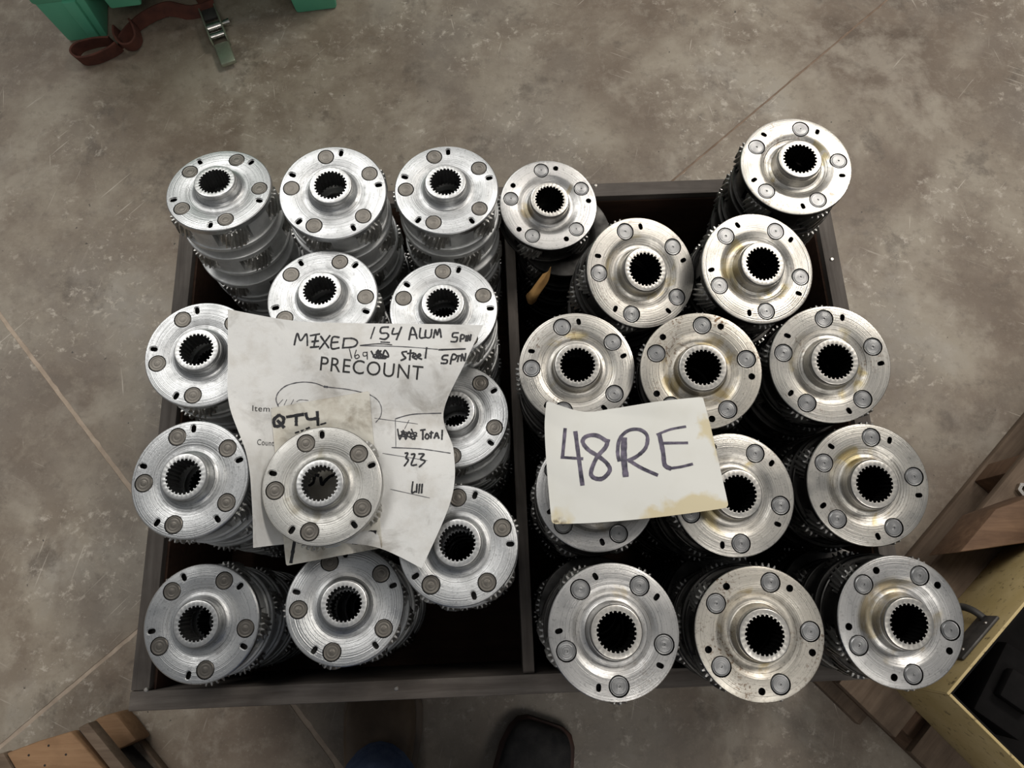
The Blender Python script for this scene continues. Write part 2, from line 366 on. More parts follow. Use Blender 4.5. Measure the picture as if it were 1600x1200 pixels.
def make_flange(kind, hole, mats):
    bm = bmesh.new(); add_lathe(bm, flange_prof('alum' if kind == 'alum' else 'steel'), 96)
    bmesh.ops.recalc_face_normals(bm, faces=bm.faces); me = mesh_from(bm, 'flange', mats)
    cut = bmesh.new(); cut2 = bmesh.new()
    for k in range(5):
        a = 2 * math.pi * k / 5
        c = (RP * R * math.cos(a), RP * R * math.sin(a)); rr = .158 * R
        add_prism(cut, [(c[0] + rr * math.cos(q * math.pi / 14), c[1] + rr * math.sin(q * math.pi / 14)) for q in range(28)], HC - .02, HC + .004)
        b = a - math.radians(20 if kind == 'alum' else 21.5)
        rad = (.862 if kind == 'alum' else .835) * R; c = (rad * math.cos(b), rad * math.sin(b))
        if hole == 'slot_alum':
            add_prism(cut, slot_loop(*c, b, .0090, .0055), HC - .02, HC + .004)
            add_prism(cut2, slot_loop(*c, b, .0110, .0075), HC - .0014, HC + .004)
        elif hole == 'slot': add_prism(cut, slot_loop(*c, b + .25, .0079, .0050), HC - .02, HC + .004)
        else: add_prism(cut, slot_loop(*c, b, .0073, .0072, 8), HC - .02, HC + .004)
    for q in (cut, cut2): bmesh.ops.recalc_face_normals(q, faces=q.faces)
    cs = [mesh_from(cut, 'c', [])] + ([mesh_from(cut2, 'c', [])] if hole == 'slot_alum' else [])
    out = boolean(me, cs); out.name = 'flange'
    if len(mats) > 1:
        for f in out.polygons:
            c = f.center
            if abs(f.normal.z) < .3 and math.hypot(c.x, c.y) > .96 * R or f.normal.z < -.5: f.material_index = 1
    out.materials.append(M['steel_dark']); gi = len(out.materials) - 1          # dark slot walls: shade inside the holes put into the colour
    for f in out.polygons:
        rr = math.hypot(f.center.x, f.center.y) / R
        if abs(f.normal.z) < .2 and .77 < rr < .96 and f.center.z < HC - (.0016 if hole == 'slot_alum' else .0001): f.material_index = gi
    out.shade_smooth(); out.set_sharp_from_angle(angle=math.radians(28)); return out
def flange_plain(kind, mats):
    bm = bmesh.new(); add_lathe(bm, flange_prof(kind), 64); bmesh.ops.recalc_face_normals(bm, faces=bm.faces)
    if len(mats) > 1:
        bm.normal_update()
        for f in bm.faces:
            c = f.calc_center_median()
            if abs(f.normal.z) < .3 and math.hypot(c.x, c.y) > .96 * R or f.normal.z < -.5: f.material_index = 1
    return mesh_from(bm, 'flange', mats, 28)
def make_hub(mats, top):
    """sleeve with internal splines; slot 1 = bore wall"""
    bm = bmesh.new(); nt = 26; prof = []
    ro, ri = .300 * R, .272 * R
    for k in range(nt):
        for fr, rr in ((.0, ro), (.34, ro), (.46, ri), (.54, ri * .995), (.66, ri), (.80, ro)):
            if fr == .54: continue
            a = 2 * math.pi * (k + fr) / nt; prof.append((rr * math.cos(a), rr * math.sin(a), a))
    n = len(prof)
    def ring(r, z): return [bm.verts.new((r * math.cos(a), r * math.sin(a), z)) for _, _, a in prof]
    zt, zb = HC + top, HC - .016
    rings = [ring(.371 * R, zb), ring(.371 * R, HC + .002), ring(.398 * R, HC + .0045), ring(.392 * R, zt - .0014), ring(.380 * R, zt - .0003), ring(.366 * R, zt)]
    it = [bm.verts.new((x * 1.0, y * 1.0, zt - .0004)) for x, y, _ in prof]; ib = [bm.verts.new((x, y, zb)) for x, y, _ in prof]
    rings += [it, ib, rings[0]]
    for q, (A_, B_) in enumerate(zip(rings, rings[1:])):
        for i in range(n):
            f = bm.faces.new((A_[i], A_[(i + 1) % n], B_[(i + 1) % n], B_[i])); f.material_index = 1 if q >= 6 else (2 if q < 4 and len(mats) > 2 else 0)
    bmesh.ops.recalc_face_normals(bm, faces=bm.faces)
    return mesh_from(bm, 'splined_hub', mats, 30)
def make_cage(mat, kind):
    """one casting: sleeve with five gear windows"""
    bm = bmesh.new(); hw = math.radians(21.5); zt, zb = HC - .0086, .0062
    ri, ro = (.76 * R, .945 * R) if kind == 'alum' else (.80 * R, .93 * R)
    zs = [zb, zb + .004, zt - .003, zt]; an = []
    for k in range(5):
        c = 2 * math.pi * k / 5; an += [c - hw, c - hw / 3, c + hw / 3]
        an += [c + hw + (2 * math.pi / 5 - 2 * hw) * i / 3 for i in range(3)]
    V = {}
    def v(i, j, o):
        i %= len(an); key = (i, j, o)
        if key not in V: r_ = ro if o else ri; V[key] = bm.verts.new((r_ * math.cos(an[i]), r_ * math.sin(an[i]), zs[j]))
        return V[key]
    solid = lambda i, j: 0 <= j < 3 and not (j == 1 and i % 6 < 3)
    n = len(an)
    for i in range(n):
        for j in range(3):
            if not solid(i, j): continue
            bm.faces.new((v(i, j, 1), v(i + 1, j, 1), v(i + 1, j + 1, 1), v(i, j + 1, 1)))
            bm.faces.new((v(i, j, 0), v(i, j + 1, 0), v(i + 1, j + 1, 0), v(i + 1, j, 0)))
            if not solid(i, j - 1): bm.faces.new((v(i, j, 0), v(i + 1, j, 0), v(i + 1, j, 1), v(i, j, 1)))
            if not solid(i, j + 1): bm.faces.new((v(i, j + 1, 0), v(i, j + 1, 1), v(i + 1, j + 1, 1), v(i + 1, j + 1, 0)))
            if not solid((i - 1) % n, j): bm.faces.new((v(i, j, 0), v(i, j, 1), v(i, j + 1, 1), v(i, j + 1, 0)))
            if not solid((i + 1) % n, j): bm.faces.new((v(i + 1, j, 0), v(i + 1, j + 1, 0), v(i + 1, j + 1, 1), v(i + 1, j, 1)))
    bmesh.ops.recalc_face_normals(bm, faces=bm.faces); bm.normal_update()
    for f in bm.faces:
        if f.normal.z > .9 and f.calc_center_median().z > zt - .001: f.material_index = 1  # dark top faces: painted shade seen down through the flange slots
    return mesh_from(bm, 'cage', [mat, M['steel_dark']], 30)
def make_base(mat, kind):
    bm = bmesh.new(); ro = .975 * R if kind == 'alum' else .985 * R
    add_lathe(bm, [(.47 * R, 0), (ro - .001, 0), (ro, .001), (ro, .0055), (ro - .001, .0064), (.60 * R, .0064), (.56 * R, .0085), (.47 * R, .0085)], 64)
    bmesh.ops.recalc_face_normals(bm, faces=bm.faces); return mesh_from(bm, 'base_ring', mat, 30)
def make_gear(mat):
    bm = bmesh.new(); nt = 17; ro, ri = .284 * R, .222 * R; z0, z1, tw = .0086, HC - .0094, .55
    def prof(rot, sc=1):
        o = []
        for k in range(nt):
            for fr, rr in ((.0, ri), (.22, ri), (.40, ro), (.62, ro), (.80, ri)):
                a = 2 * math.pi * (k + fr) / nt + rot; o.append((rr * sc * math.cos(a), rr * sc * math.sin(a)))
        return o
    rings = []
    for z, rot, s in ((z0, 0, .95), (z0 + .001, .02, 1), ((z0 + z1) / 2, tw / 2, 1), (z1 - .001, tw - .02, 1), (z1, tw, .95)):
        rings.append([bm.verts.new((x, y, z)) for x, y in prof(rot, s)])
    for A_, B_ in zip(rings, rings[1:]):
        for i in range(len(A_)): bm.faces.new((A_[i], A_[(i + 1) % len(A_)], B_[(i + 1) % len(A_)], B_[i]))
    bm.faces.new(rings[0][::-1]); bm.faces.new(rings[-1])
    return mesh_from(bm, 'planet_gear', mat, 30)
def make_pin(mat, dot):
    bm = bmesh.new(); r = (.143 if dot else .146) * R; zt = HC + .0002
    p = [(0, zt - .0012), (.0008, zt - .0011), (.0012, zt - .0001)] if dot else [(0, zt)]
    if dot: p += [(r * .80, zt - .0002), (r * .86, zt - .0007), (r * .95, zt - .0006), (r, zt - .0012)]
    else: p += [(r * .35, zt), (r * .40, zt - .00012), (r * .46, zt), (r * .68, zt), (r * .72, zt - .0001), (r * .76, zt), (r * .93, zt), (r, zt - .0006)]
    p += [(r, .004), (0, .004)]
    add_lathe(bm, p, 28, False); bmesh.ops.recalc_face_normals(bm, faces=bm.faces); return mesh_from(bm, 'pinion_pin', mat, 30)
def joined(mes):
    bm = bmesh.new(); mats = []
    for me, mw in mes:
        b2 = bmesh.new(); b2.from_mesh(me); b2.transform(mw); tmp = bpy.data.meshes.new('t')
        base = len(mats); mats += list(me.materials)
        for f in b2.faces: f.material_index += base
        b2.to_mesh(tmp); b2.free(); bm.from_mesh(tmp); bpy.data.meshes.remove(tmp)
    return mesh_from(bm, 'planetary_carrier', mats, 30)

K = {}
def kit(name, kind, hole, fm, side, cage, gear, hub, pin, top):
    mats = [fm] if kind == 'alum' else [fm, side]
    d = dict(kind=kind, flange=make_flange(kind, hole, mats), plain=flange_plain(kind, [M['alum_cast']] if kind == 'alum' else [M['steel_dark'], M['steel_dark']]), hub=make_hub([hub, M['bore_alum']] if kind == 'alum' else [hub, M['bore'], M['hub_wall']], top),  # plain steel flanges all dark: shade of the lower levels painted in
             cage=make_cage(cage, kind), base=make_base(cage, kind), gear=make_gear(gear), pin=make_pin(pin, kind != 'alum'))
    gm = [(d['gear'], Matrix.Translation((RP * R * math.cos(2 * math.pi * k / 5), RP * R * math.sin(2 * math.pi * k / 5), 0)) @ Matrix.Rotation(k * .9, 4, 'Z')) for k in range(5)]
    d['solid'] = joined([(d['plain'], Matrix()), (d['cage'], Matrix()), (d['base'], Matrix())] + gm)
    K[name] = d
kit('alum', 'alum', 'slot_alum', M['alum'], None, M['alum_cast'], M['gear'], M['hub_alum'], M['pin_alum'], .015)
kit('alum_worn', 'alum', 'slot_alum', M['alum_worn'], None, M['alum_cast'], M['gear'], M['hub_alum'], M['pin_alum'], .013)
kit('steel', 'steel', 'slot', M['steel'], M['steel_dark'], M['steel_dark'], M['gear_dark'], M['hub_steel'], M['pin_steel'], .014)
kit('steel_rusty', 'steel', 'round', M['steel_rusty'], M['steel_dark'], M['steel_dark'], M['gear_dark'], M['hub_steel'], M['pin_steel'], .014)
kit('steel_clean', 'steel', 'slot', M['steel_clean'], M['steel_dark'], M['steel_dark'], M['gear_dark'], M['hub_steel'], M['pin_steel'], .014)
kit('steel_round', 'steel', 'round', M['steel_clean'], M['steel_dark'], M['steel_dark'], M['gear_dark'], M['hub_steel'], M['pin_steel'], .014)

def carrier(kitname, top, nrm, phi, level, label, group):
    """top = centre of the flange face; level 1 is the top of a stack"""
    d = K[kitname]; a, b = nrm; n = Vector((a, b, 1)).normalized(); ex = Vector((1, 0, -a)).normalized(); ey = n.cross(ex)
    rot = Matrix((ex, ey, n)).transposed() @ Matrix.Rotation(phi, 3, 'Z'); base = Vector(top) - n * HC
    if level >= 4:
        o = obj('planetary_carrier', d['solid']); o.matrix_world = Matrix.Translation(base) @ rot.to_4x4()
        return tag(o, label, 'gear carrier', group)
    e = empty('planetary_carrier'); e.location = base; e.rotation_euler = rot.to_euler(); tag(e, label, 'gear carrier', group)
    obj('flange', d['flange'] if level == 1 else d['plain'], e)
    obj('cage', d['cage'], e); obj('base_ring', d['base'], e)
    rng = random.Random(int(abs(top[0] * 9e3) + level))
    for k in range(5):
        q = 2 * math.pi * k / 5; p = (RP * R * math.cos(q), RP * R * math.sin(q), 0)
        obj('planet_gear', d['gear'], e, p, (0, 0, rng.random()))
        if level == 1: obj('pinion_pin', d['pin'], e, p, (0, 0, rng.random() * 6))
    if level == 1 or (level == 2 and d['kind'] == 'alum'): obj('splined_hub', d['hub'], e, rot=(0, 0, rng.random()))
    return e

# flange-face centre x, y, z, tilt x, tilt y, pin phase, kit, where it is
AL, ST = 'aluminium carriers in the crate', 'steel carriers in the crate'
TOPS = {
 'A1': (-.3682, .4970, .4910, .004, .167, .029, 'alum', 'bright aluminium {} at the back left corner of the crate, leaning backward'),
 'A2': (-.2193, .4816, .5097, .043, .007, .558, 'alum', 'bright aluminium {} in the middle of the three along the back edge'),
 'A3': (-.0821, .4961, .4933, .010, .049, .656, 'alum', 'bright aluminium {} at the back edge beside the divider'),
 'A4': (-.2241, .3471, .4991, .011, .107, 1.252, 'alum', 'aluminium {} just behind the top left of the precount sheet'),
 'A5': (-.0822, .3391, .4819, .020, .069, .364, 'alum', 'aluminium {} half covered by the top right of the precount sheet'),
 'A6': (-.3639, .2792, .4877, .032, -.001, .879, 'alum', 'aluminium {} against the left board, its right side under the precount sheet'),
 'A7': (-.3513, .1297, .5027, -.039, -.015, .718, 'alum', 'aluminium {} against the left board, left of the loose carrier'),
 'A8': (-.3510, -.0214, .4269, .005, -.036, 1.141, 'alum', 'low grey aluminium {} in the front left corner of the crate'),
 'A9': (-.1866, -.0017, .4411, .127, .058, .732, 'alum', 'aluminium {} in the front row, partly shaded by the precount sheet'),
 'A10': (-.0580, .0608, .4886, -.001, .032, .356, 'alum', 'aluminium {} beside the divider under the bottom tip of the precount sheet'),
 'A11': (-.0689, .2162, .4465, -.017, .074, .933, 'alum', 'aluminium {} beside the divider, its left half under the precount sheet'),
 'H': (-.2080, .1300, .4460, .0, .0, .4, 'alum', 'aluminium {} hidden under the precount sheet and the loose carrier'),
 'S1': (.0488, .5089, .4354, .055, -.065, .502, 'steel_round', 'small looking low steel {} at the back edge just right of the divider'),
 'S2': (.3366, .4963, .5434, -.029, -.018, 1.356, 'steel', 'steel {} standing alone at the back right corner of the crate'),
 'S3': (.2772, .3617, .5449, .096, -.120, -.168, 'steel', 'steel {} just in front of the back right corner one'),
 'S4': (.1489, .3641, .5286, .183, -.195, .724, 'steel', 'oil stained steel {} tilted beside the torn brown card'),
 'S5': (.0726, .2520, .5173, -.022, -.064, .629, 'steel', 'steel {} beside the divider behind the left end of the white lettered card'),
 'S6': (.2045, .2415, .5413, -.077, -.093, 1.479, 'steel_rusty', 'rust speckled steel {} with round holes behind the white lettered card'),
 'S7': (.3471, .2498, .5382, -.048, -.147, 1.626, 'steel', 'steel {} at the right edge, third row from the front'),
 'S8': (.3781, .1205, .5211, .012, -.122, .166, 'steel', 'oil stained steel {} at the right edge, second row from the front'),
 'S9': (.2336, .1095, .5239, .045, -.088, 1.034, 'steel', 'oil stained steel {} with its left side under the white lettered card'),
 'S10': (.0908, .1162, .5010, .006, .010, .156, 'steel_clean', 'steel {} almost hidden beneath the white lettered card'),
 'S11': (.1000, -.0261, .5372, .045, -.030, -.252, 'steel_clean', 'clean grey steel {} in the front row nearest the divider'),
 'S12': (.2456, -.0286, .5283, .022, -.097, .033, 'steel_rusty', 'rust speckled steel {} with round holes in the middle of the front row'),
 'S13': (.3912, -.0179, .5213, .039, -.115, 1.090, 'steel_round', 'steel {} with round holes at the front right corner by the yellow box'),
}
# where each stack stands lower down: pushed apart and kept inside its compartment
foot = {}
for k, t in TOPS.items():
    foot[k] = list(to_crate(t[0] - t[3] * .058, t[1] - t[4] * .058))
RE = .0680
for it in range(400):
    ks = list(foot)
    for i, a in enumerate(ks):
        for b in ks[i + 1:]:
            if (a[0] == 'S') != (b[0] == 'S'): continue
            dx, dy = foot[b][0] - foot[a][0], foot[b][1] - foot[a][1]; dd = math.hypot(dx, dy)
            if dd < 2 * RE:
                s = (2 * RE - dd) / dd / 2; foot[a][0] -= dx * s; foot[a][1] -= dy * s; foot[b][0] += dx * s; foot[b][1] += dy * s
    for k, p in foot.items():
        lo, hi = (DV + .0075 + RE, U1 - TB - .003 - RE) if k[0] == 'S' else (U0 + TB + .003 + RE, DV - .0075 - RE)
        p[0] = min(max(p[0], lo), hi); p[1] = min(max(p[1], V0 + TB + RE), V1 - TB - .003 - RE)
ORD = ['', '', 'second', 'third', 'fourth', 'fifth', 'sixth', 'seventh', 'eighth', 'ninth']
WHERE = {'A1': 'the back left corner stack', 'A2': 'the middle stack of the three along the back left edge', 'A3': 'the back edge stack left of the divider', 'A4': 'the stack behind the precount sheet',
 'A5': 'the stack under the precount sheet top right', 'A6': 'the left board stack beside the precount sheet', 'A7': 'the left board stack beside the loose carrier', 'A8': 'the front left corner stack',
 'A9': 'the middle front aluminium stack', 'A10': 'the stack under the bottom tip of the precount sheet', 'A11': 'the divider stack under the right of the precount sheet', 'H': 'the stack covered by the precount sheet',
 'S1': 'the back edge stack right of the divider', 'S2': 'the back right corner stack', 'S3': 'the stack in front of the back right corner', 'S4': 'the stack beside the torn brown card', 'S5': 'the divider stack behind the lettered card',
 'S6': 'the rust speckled stack behind the lettered card', 'S7': 'the right edge stack, third row from the front', 'S8': 'the right edge stack, second row from the front', 'S9': 'the stack under the right end of the lettered card',
 'S10': 'the stack covered by the lettered card', 'S11': 'the front row stack nearest the divider', 'S12': 'the middle stack of the front steel row', 'S13': 'the front right corner stack by the yellow box'}
for k, t in TOPS.items():
    x, y, z, a, b, ph, kn, lab = t; grp = ST if k[0] == 'S' else AL
    carrier(kn, (x, y, z), (a, b), ph, 1, lab.format('gear carrier'), grp)
    n = Vector((a, b, 1)).normalized(); nlev = max(3, int(round((z - HC - CB) / .0515)))
    pitch = (z - HC - CB) / nlev; fx, fy = from_crate(*foot[k]); rng = random.Random(hash(k[1:]) if False else int(x * 1e4) & 255)
    x1, y1 = x - n.x * pitch, y - n.y * pitch
    kn2 = kn if kn in ('alum', 'alum_worn') else 'steel_clean'
    for l in range(1, nlev + 1):
        zz = z - pitch * l; s = min(1, max(0, (l - 1) / 1.5)) if zz < RIM + .05 else 0
        if zz - HC < RIM + .002: s = max(s, .999)
        cx, cy = x1 + (fx - x1) * s, y1 + (fy - y1) * s; tl = .45 ** l
        carrier(kn2, (cx, cy, zz), (a * tl, b * tl), ph + rng.uniform(-.6, .6), l + 1,
                '{} carrier down in {}'.format(ORD[l + 1], WHERE[k]), ('lower ' if l >= 3 else '') + grp)
L_ = (-.2051, .1222, .5066, .027, .002, .751)
carrier('alum_worn', L_[:3], L_[3:5], L_[5], 1, 'loose scuffed aluminium gear carrier lying on top of the paper sheets', AL)

# ------------------------------------------------------------------ papers
def cr(p0, p1, p2, p3, t):
    return .5 * ((2 * p1) + (-p0 + p2) * t + (2 * p0 - 5 * p1 + 4 * p2 - p3) * t * t + (-p0 + 3 * p1 - 3 * p2 + p3) * t ** 3)
def spline(vals, t):
    n = len(vals) - 1; i = min(int(t * n), n - 1); f = t * n - i; g = lambda j: vals[min(max(j, 0), n)]
    return [cr(a, b, c, d, f) for a, b, c, d in zip(g(i - 1), g(i), g(i + 1), g(i + 2))]
def sheet(name, rows, mat, nu=64, nv=64, thick=.0003, ripple=0.0, corner=0.0, seed=1):
    """rows of control points (u, v, z) on the sheet -> bent sheet mesh with UVs"""
    rng = random.Random(seed); ph = [rng.uniform(0, 6) for _ in range(6)]
    bm = bmesh.new(); uvl = bm.loops.layers.uv.new('UVMap'); g = []
    for j in range(nv + 1):
        t = j / nv; row = []
        for i in range(nu + 1):
            s = i / nu; s2, t2 = s, t
            if corner:                      # rounded corners: pull the lattice in near each corner
                ax, ay = .5 - abs(s - .5), .5 - abs(t - .5)
                if ax < corner and ay < corner:
                    dx, dy = 1 - ax / corner, 1 - ay / corner; m = max(dx, dy); L = math.hypot(dx, dy)
                    f = m / L if L > 0 else 1; ax2, ay2 = corner * (1 - dx * f), corner * (1 - dy * f)
                    s2 = ax2 if s < .5 else 1 - ax2; t2 = ay2 if t < .5 else 1 - ay2
            q = spline([spline(r, s2) for r in rows], t2)
            z = q[2] + ripple * (math.sin(7 * s + 5 * t + ph[0]) * .5 + math.sin(13 * s - 9 * t + ph[1]) * .3 + math.sin(-6 * s + 17 * t + ph[2]) * .35 - .7 * abs(math.sin(6.5 * s + 3.5 * t + ph[3])) ** .6 + .6 * abs(math.sin(-4.5 * s + 7.5 * t + ph[4])) ** .6)
            row.append(bm.verts.new(at(q[0], q[1], z)))
        g.append(row)
    for j in range(nv):
        for i in range(nu):
            f = bm.faces.new((g[j + 1][i], g[j + 1][i + 1], g[j][i + 1], g[j][i]))
            for lp, (a, b) in zip(f.loops, ((i, j + 1), (i + 1, j + 1), (i + 1, j), (i, j))): lp[uvl].uv = (a / nu, b / nv)
    bm.normal_update(); bvh = BVHTree.FromBMesh(bm)
    bmesh.ops.solidify(bm, geom=bm.faces[:], thickness=thick)
    me = mesh_from(bm, name, mat, 50); return obj(name, me), bvh
def smooth_line(pts, k=6):
    if len(pts) < 3: return [tuple(a + (b - a) * i / 8 for a, b in zip(pts[0], pts[1])) for i in range(9)]
    out = []; n = len(pts) - 1
    for i in range(n * k + 1): out.append(tuple(spline([tuple(p) for p in pts], i / (n * k))))
    return out
def strokes(name, lines, bvh, parent, mat, width, conv, lift=.00035, smooth=True, jit=0.0):
    """handwriting: flat ribbons of ink lying on the sheet"""
    bm = bmesh.new(); rng = random.Random(len(lines))
    for ln in lines:
        w_ = width
        if isinstance(ln, tuple) and isinstance(ln[0], list): ln, w_ = ln[0], ln[1]
        pts = [conv(*p) for p in ln]
        if smooth: pts = smooth_line(pts)
        P = []
        for u, v in pts:
            d = ray(u, v).normalized(); h = bvh.ray_cast(EYE, d)
            if h[0] is None: continue
            nn = h[1] if h[1].z > 0 else -h[1]; P.append((h[0] + nn * lift, nn))
        prev = None
        for i, (p, nn) in enumerate(P):
            t = P[min(i + 1, len(P) - 1)][0] - P[max(i - 1, 0)][0]
            if t.length < 1e-7: continue
            sd = nn.cross(t.normalized()) * (w_ / 2) * (1 + rng.uniform(-jit, jit)); e = t.normalized() * (w_ * .3 if i in (0, len(P) - 1) else 0) * (-1 if i == 0 else 1)
            a, b = bm.verts.new(p + sd + e), bm.verts.new(p - sd + e)
            if prev: bm.faces.new((prev[0], prev[1], b, a))
            prev = (a, b)
    return obj(name, mesh_from(bm, name, mat), parent)
def printed(name, text, org, xdir, height, bvh, parent, mat, conv, lift=.00035, squash=1.0):
    """printed lettering laid on the sheet; org/xdir in crop pixels"""
    cu = bpy.data.curves.new('t', 'FONT'); cu.body = text; cu.size = 1; cu.resolution_u = 4; cu.space_character = 1.08
    o = bpy.data.objects.new('t', cu); C.objects.link(o); dg = bpy.context.evaluated_depsgraph_get(); dg.update()
    me = bpy.data.meshes.new_from_object(o.evaluated_get(dg)); bpy.data.objects.remove(o)
    bm = bmesh.new(); bm.from_mesh(me); bmesh.ops.triangulate(bm, faces=bm.faces[:])
    bmesh.ops.subdivide_edges(bm, edges=bm.edges[:], cuts=1)
    wid = max(v.co.x for v in bm.verts); L = math.hypot(*xdir); ex = (xdir[0] / L, xdir[1] / L); ey = (ex[1], -ex[0]); cap = .70
    for v in bm.verts:
        sx = v.co.x / wid * L; sy = v.co.y / cap * height
        u, w_ = conv(org[0] + ex[0] * sx + ey[0] * sy, org[1] + ex[1] * sx + ey[1] * sy)
        d = ray(u, w_).normalized(); h = bvh.ray_cast(EYE, d)
        if h[0] is not None: v.co = h[0] + (h[1] if h[1].z > 0 else -h[1]) * lift
    return obj(name, mesh_from(bm, name, mat), parent)
c6 = lambda x, y: (x / 2.791 + 340, y / 2.791 + 470)
c4 = lambda x, y: (x / 3.81 + 190, y / 3.81 + 450)
c7 = lambda x, y: (x / 4.444 + 820, y / 4.444 + 580)

rows = [
 [(356, 483, .512), (458, 501, .513), (556, 505, .514), (655, 506, .508), (755, 508, .503)],
 [(356, 560, .508), (448, 562, .512), (545, 566, .512), (640, 570, .508), (727, 566, .505)],
 [(358, 632, .509), (440, 640, .496), (530, 646, .488), (618, 650, .490), (693, 645, .487)],
 [(386, 712, .518), (452, 716, .4695), (540, 720, .4665), (625, 712, .486), (709, 706, .492)],
 [(394, 785, .520), (452, 785, .4650), (528, 788, .4635), (612, 786, .490), (705, 780, .514)],
 [(396, 856, .512), (450, 850, .4690), (520, 848, .4640), (591, 856, .490), (659, 888, .512)]]
pre, pre_b = sheet('count_sheet', rows, M['paper'], 72, 72, ripple=.0030, seed=3)
tag(pre, 'large crumpled white sheet headed PRECOUNT with handwritten counts', 'paper')
printed('printed_heading', 'PRECOUNT', (440, 302), (452, 44), 62, pre_b, pre, M['print'], c6)
printed('printed_word', 'Item:', (148, 480), (90, 4), 25, pre_b, pre, M['print'], c6)
printed('printed_word', 'Count:', (170, 628), (80, 6), 25, pre_b, pre, M['print'], c6)
hw = [
 [(335, 192), (348, 142), (362, 174), (388, 145), (392, 195)], [(405, 152), (445, 145)], [(430, 150), (420, 200)], [(405, 203), (442, 200)], [(412, 178), (440, 175)],
 [(450, 155), (485, 205)], [(490, 152), (445, 210)], [(530, 160), (502, 160), (497, 207), (530, 205)], [(500, 182), (525, 180)],
 [(552, 165), (546, 205)], [(550, 165), (590, 165), (610, 180), (595, 200), (545, 205)],
 ([(685, 115), (668, 165)], .0015), ([(745, 115), (715, 118), (712, 140), (738, 142), (745, 155), (730, 168), (708, 165)], .0022), ([(712, 180), (750, 182)], .0016),
 [(768, 120), (762, 145), (790, 142)], [(802, 115), (780, 170)],
 [(835, 170), (850, 115), (870, 165)], [(838, 148), (868, 148)], [(885, 120), (882, 160), (905, 160)], [(908, 128), (906, 155), (918, 162), (930, 155), (934, 125)],
 [(942, 162), (950, 125), (958, 150), (968, 122), (975, 160)],
 [(1050, 140), (1028, 142), (1025, 158), (1045, 160), (1040, 178), (1018, 178)], [(1058, 178), (1062, 150), (1076, 152), (1072, 165), (1060, 166)], [(1085, 152), (1082, 176)], [(1090, 176), (1094, 150), (1100, 174), (1105, 148)],
 ([(575, 210), (585, 250)], .0011), ([(605, 215), (598, 240), (605, 252), (618, 245), (612, 235), (602, 240)], .0011), ([(652, 225), (636, 226), (636, 240), (650, 238), (652, 222), (653, 255)], .0011),
 ([(670, 220), (690, 250), (700, 215), (715, 250), (730, 215), (745, 245), (700, 230), (680, 245), (735, 250), (690, 222), (725, 240), (700, 250), (712, 218)], .002),
 [(825, 222), (805, 225), (812, 240), (820, 250), (800, 260)], [(842, 215), (838, 258)], [(828, 230), (856, 228)], [(852, 245), (865, 240), (860, 230), (850, 245), (868, 255)], [(872, 245), (885, 240), (880, 232), (870, 245), (890, 255)], [(912, 205), (906, 250)],
 [(1005, 238), (985, 240), (980, 255), (1000, 258), (998, 272), (975, 272)], [(1015, 275), (1025, 235), (1042, 240), (1035, 255), (1020, 256)], [(1052, 240), (1046, 265)], [(1042, 240), (1058, 240)], [(1062, 262), (1066, 232), (1076, 262), (1082, 230)],
 ([(622, 195), (700, 188), (760, 192)], .0012), ([(965, 214), (1080, 210)], .0019),
 ([(785, 560), (795, 605), (810, 565), (820, 605), (835, 570), (850, 605), (865, 575), (790, 590), (870, 590), (800, 570), (860, 605), (845, 560)], .0017),
 [(885, 565), (905, 562)], [(895, 563), (895, 605)], [(912, 580), (905, 595), (915, 603), (922, 590), (912, 580)], [(932, 570), (930, 600)], [(925, 578), (940, 576)], [(945, 600), (955, 575), (965, 600)], [(948, 590), (962, 590)], [(980, 565), (978, 605)],
 [(818, 665), (830, 665), (822, 685), (832, 695), (815, 720)], [(845, 670), (860, 672), (845, 715), (868, 715)], [(878, 668), (900, 670), (885, 690), (905, 700), (880, 725)],
 [(852, 790), (848, 835), (862, 832)], [(870, 800), (868, 835)], [(882, 800), (878, 838)], [(893, 800), (890, 838)]]
for i0, i1 in ((0, 11), (11, 16), (16, 21), (21, 25), (25, 29), (29, 35), (35, 40), (40, 41), (41, 42), (42, 51), (51, 54), (54, 58)):
    strokes('handwritten_word', hw[i0:i1], pre_b, pre, M['ink'], .0021, c6, jit=.15)
assert len(hw) == 58, len(hw)
pn = [([(265, 460), (255, 430), (265, 400), (300, 370), (360, 355), (420, 358), (465, 374)], .0011), ([(465, 374), (480, 376)], .0022), ([(480, 376), (560, 385), (625, 398), (665, 410), (700, 435), (715, 470), (710, 505), (690, 530)], .0009),
 [(262, 455), (285, 430)], [(290, 455), (302, 430)], [(320, 452), (332, 430)], [(345, 440), (360, 432), (395, 434)],
 [(685, 512), (872, 537)], [(720, 665), (915, 697)], [(755, 822), (925, 860)],
 ([(775, 515), (850, 495), (975, 490)], .0011), [(775, 515), (778, 640)], [(835, 520), (815, 560)], ([(760, 640), (870, 645), (930, 652), (1015, 665)], .0011), ([(622, 196), (800, 200), (960, 212)], .0010)]
for ln in pn: strokes('drawn_line', [ln], pre_b, pre, M['pencil'], .0006, c6, lift=.0003, jit=.3)

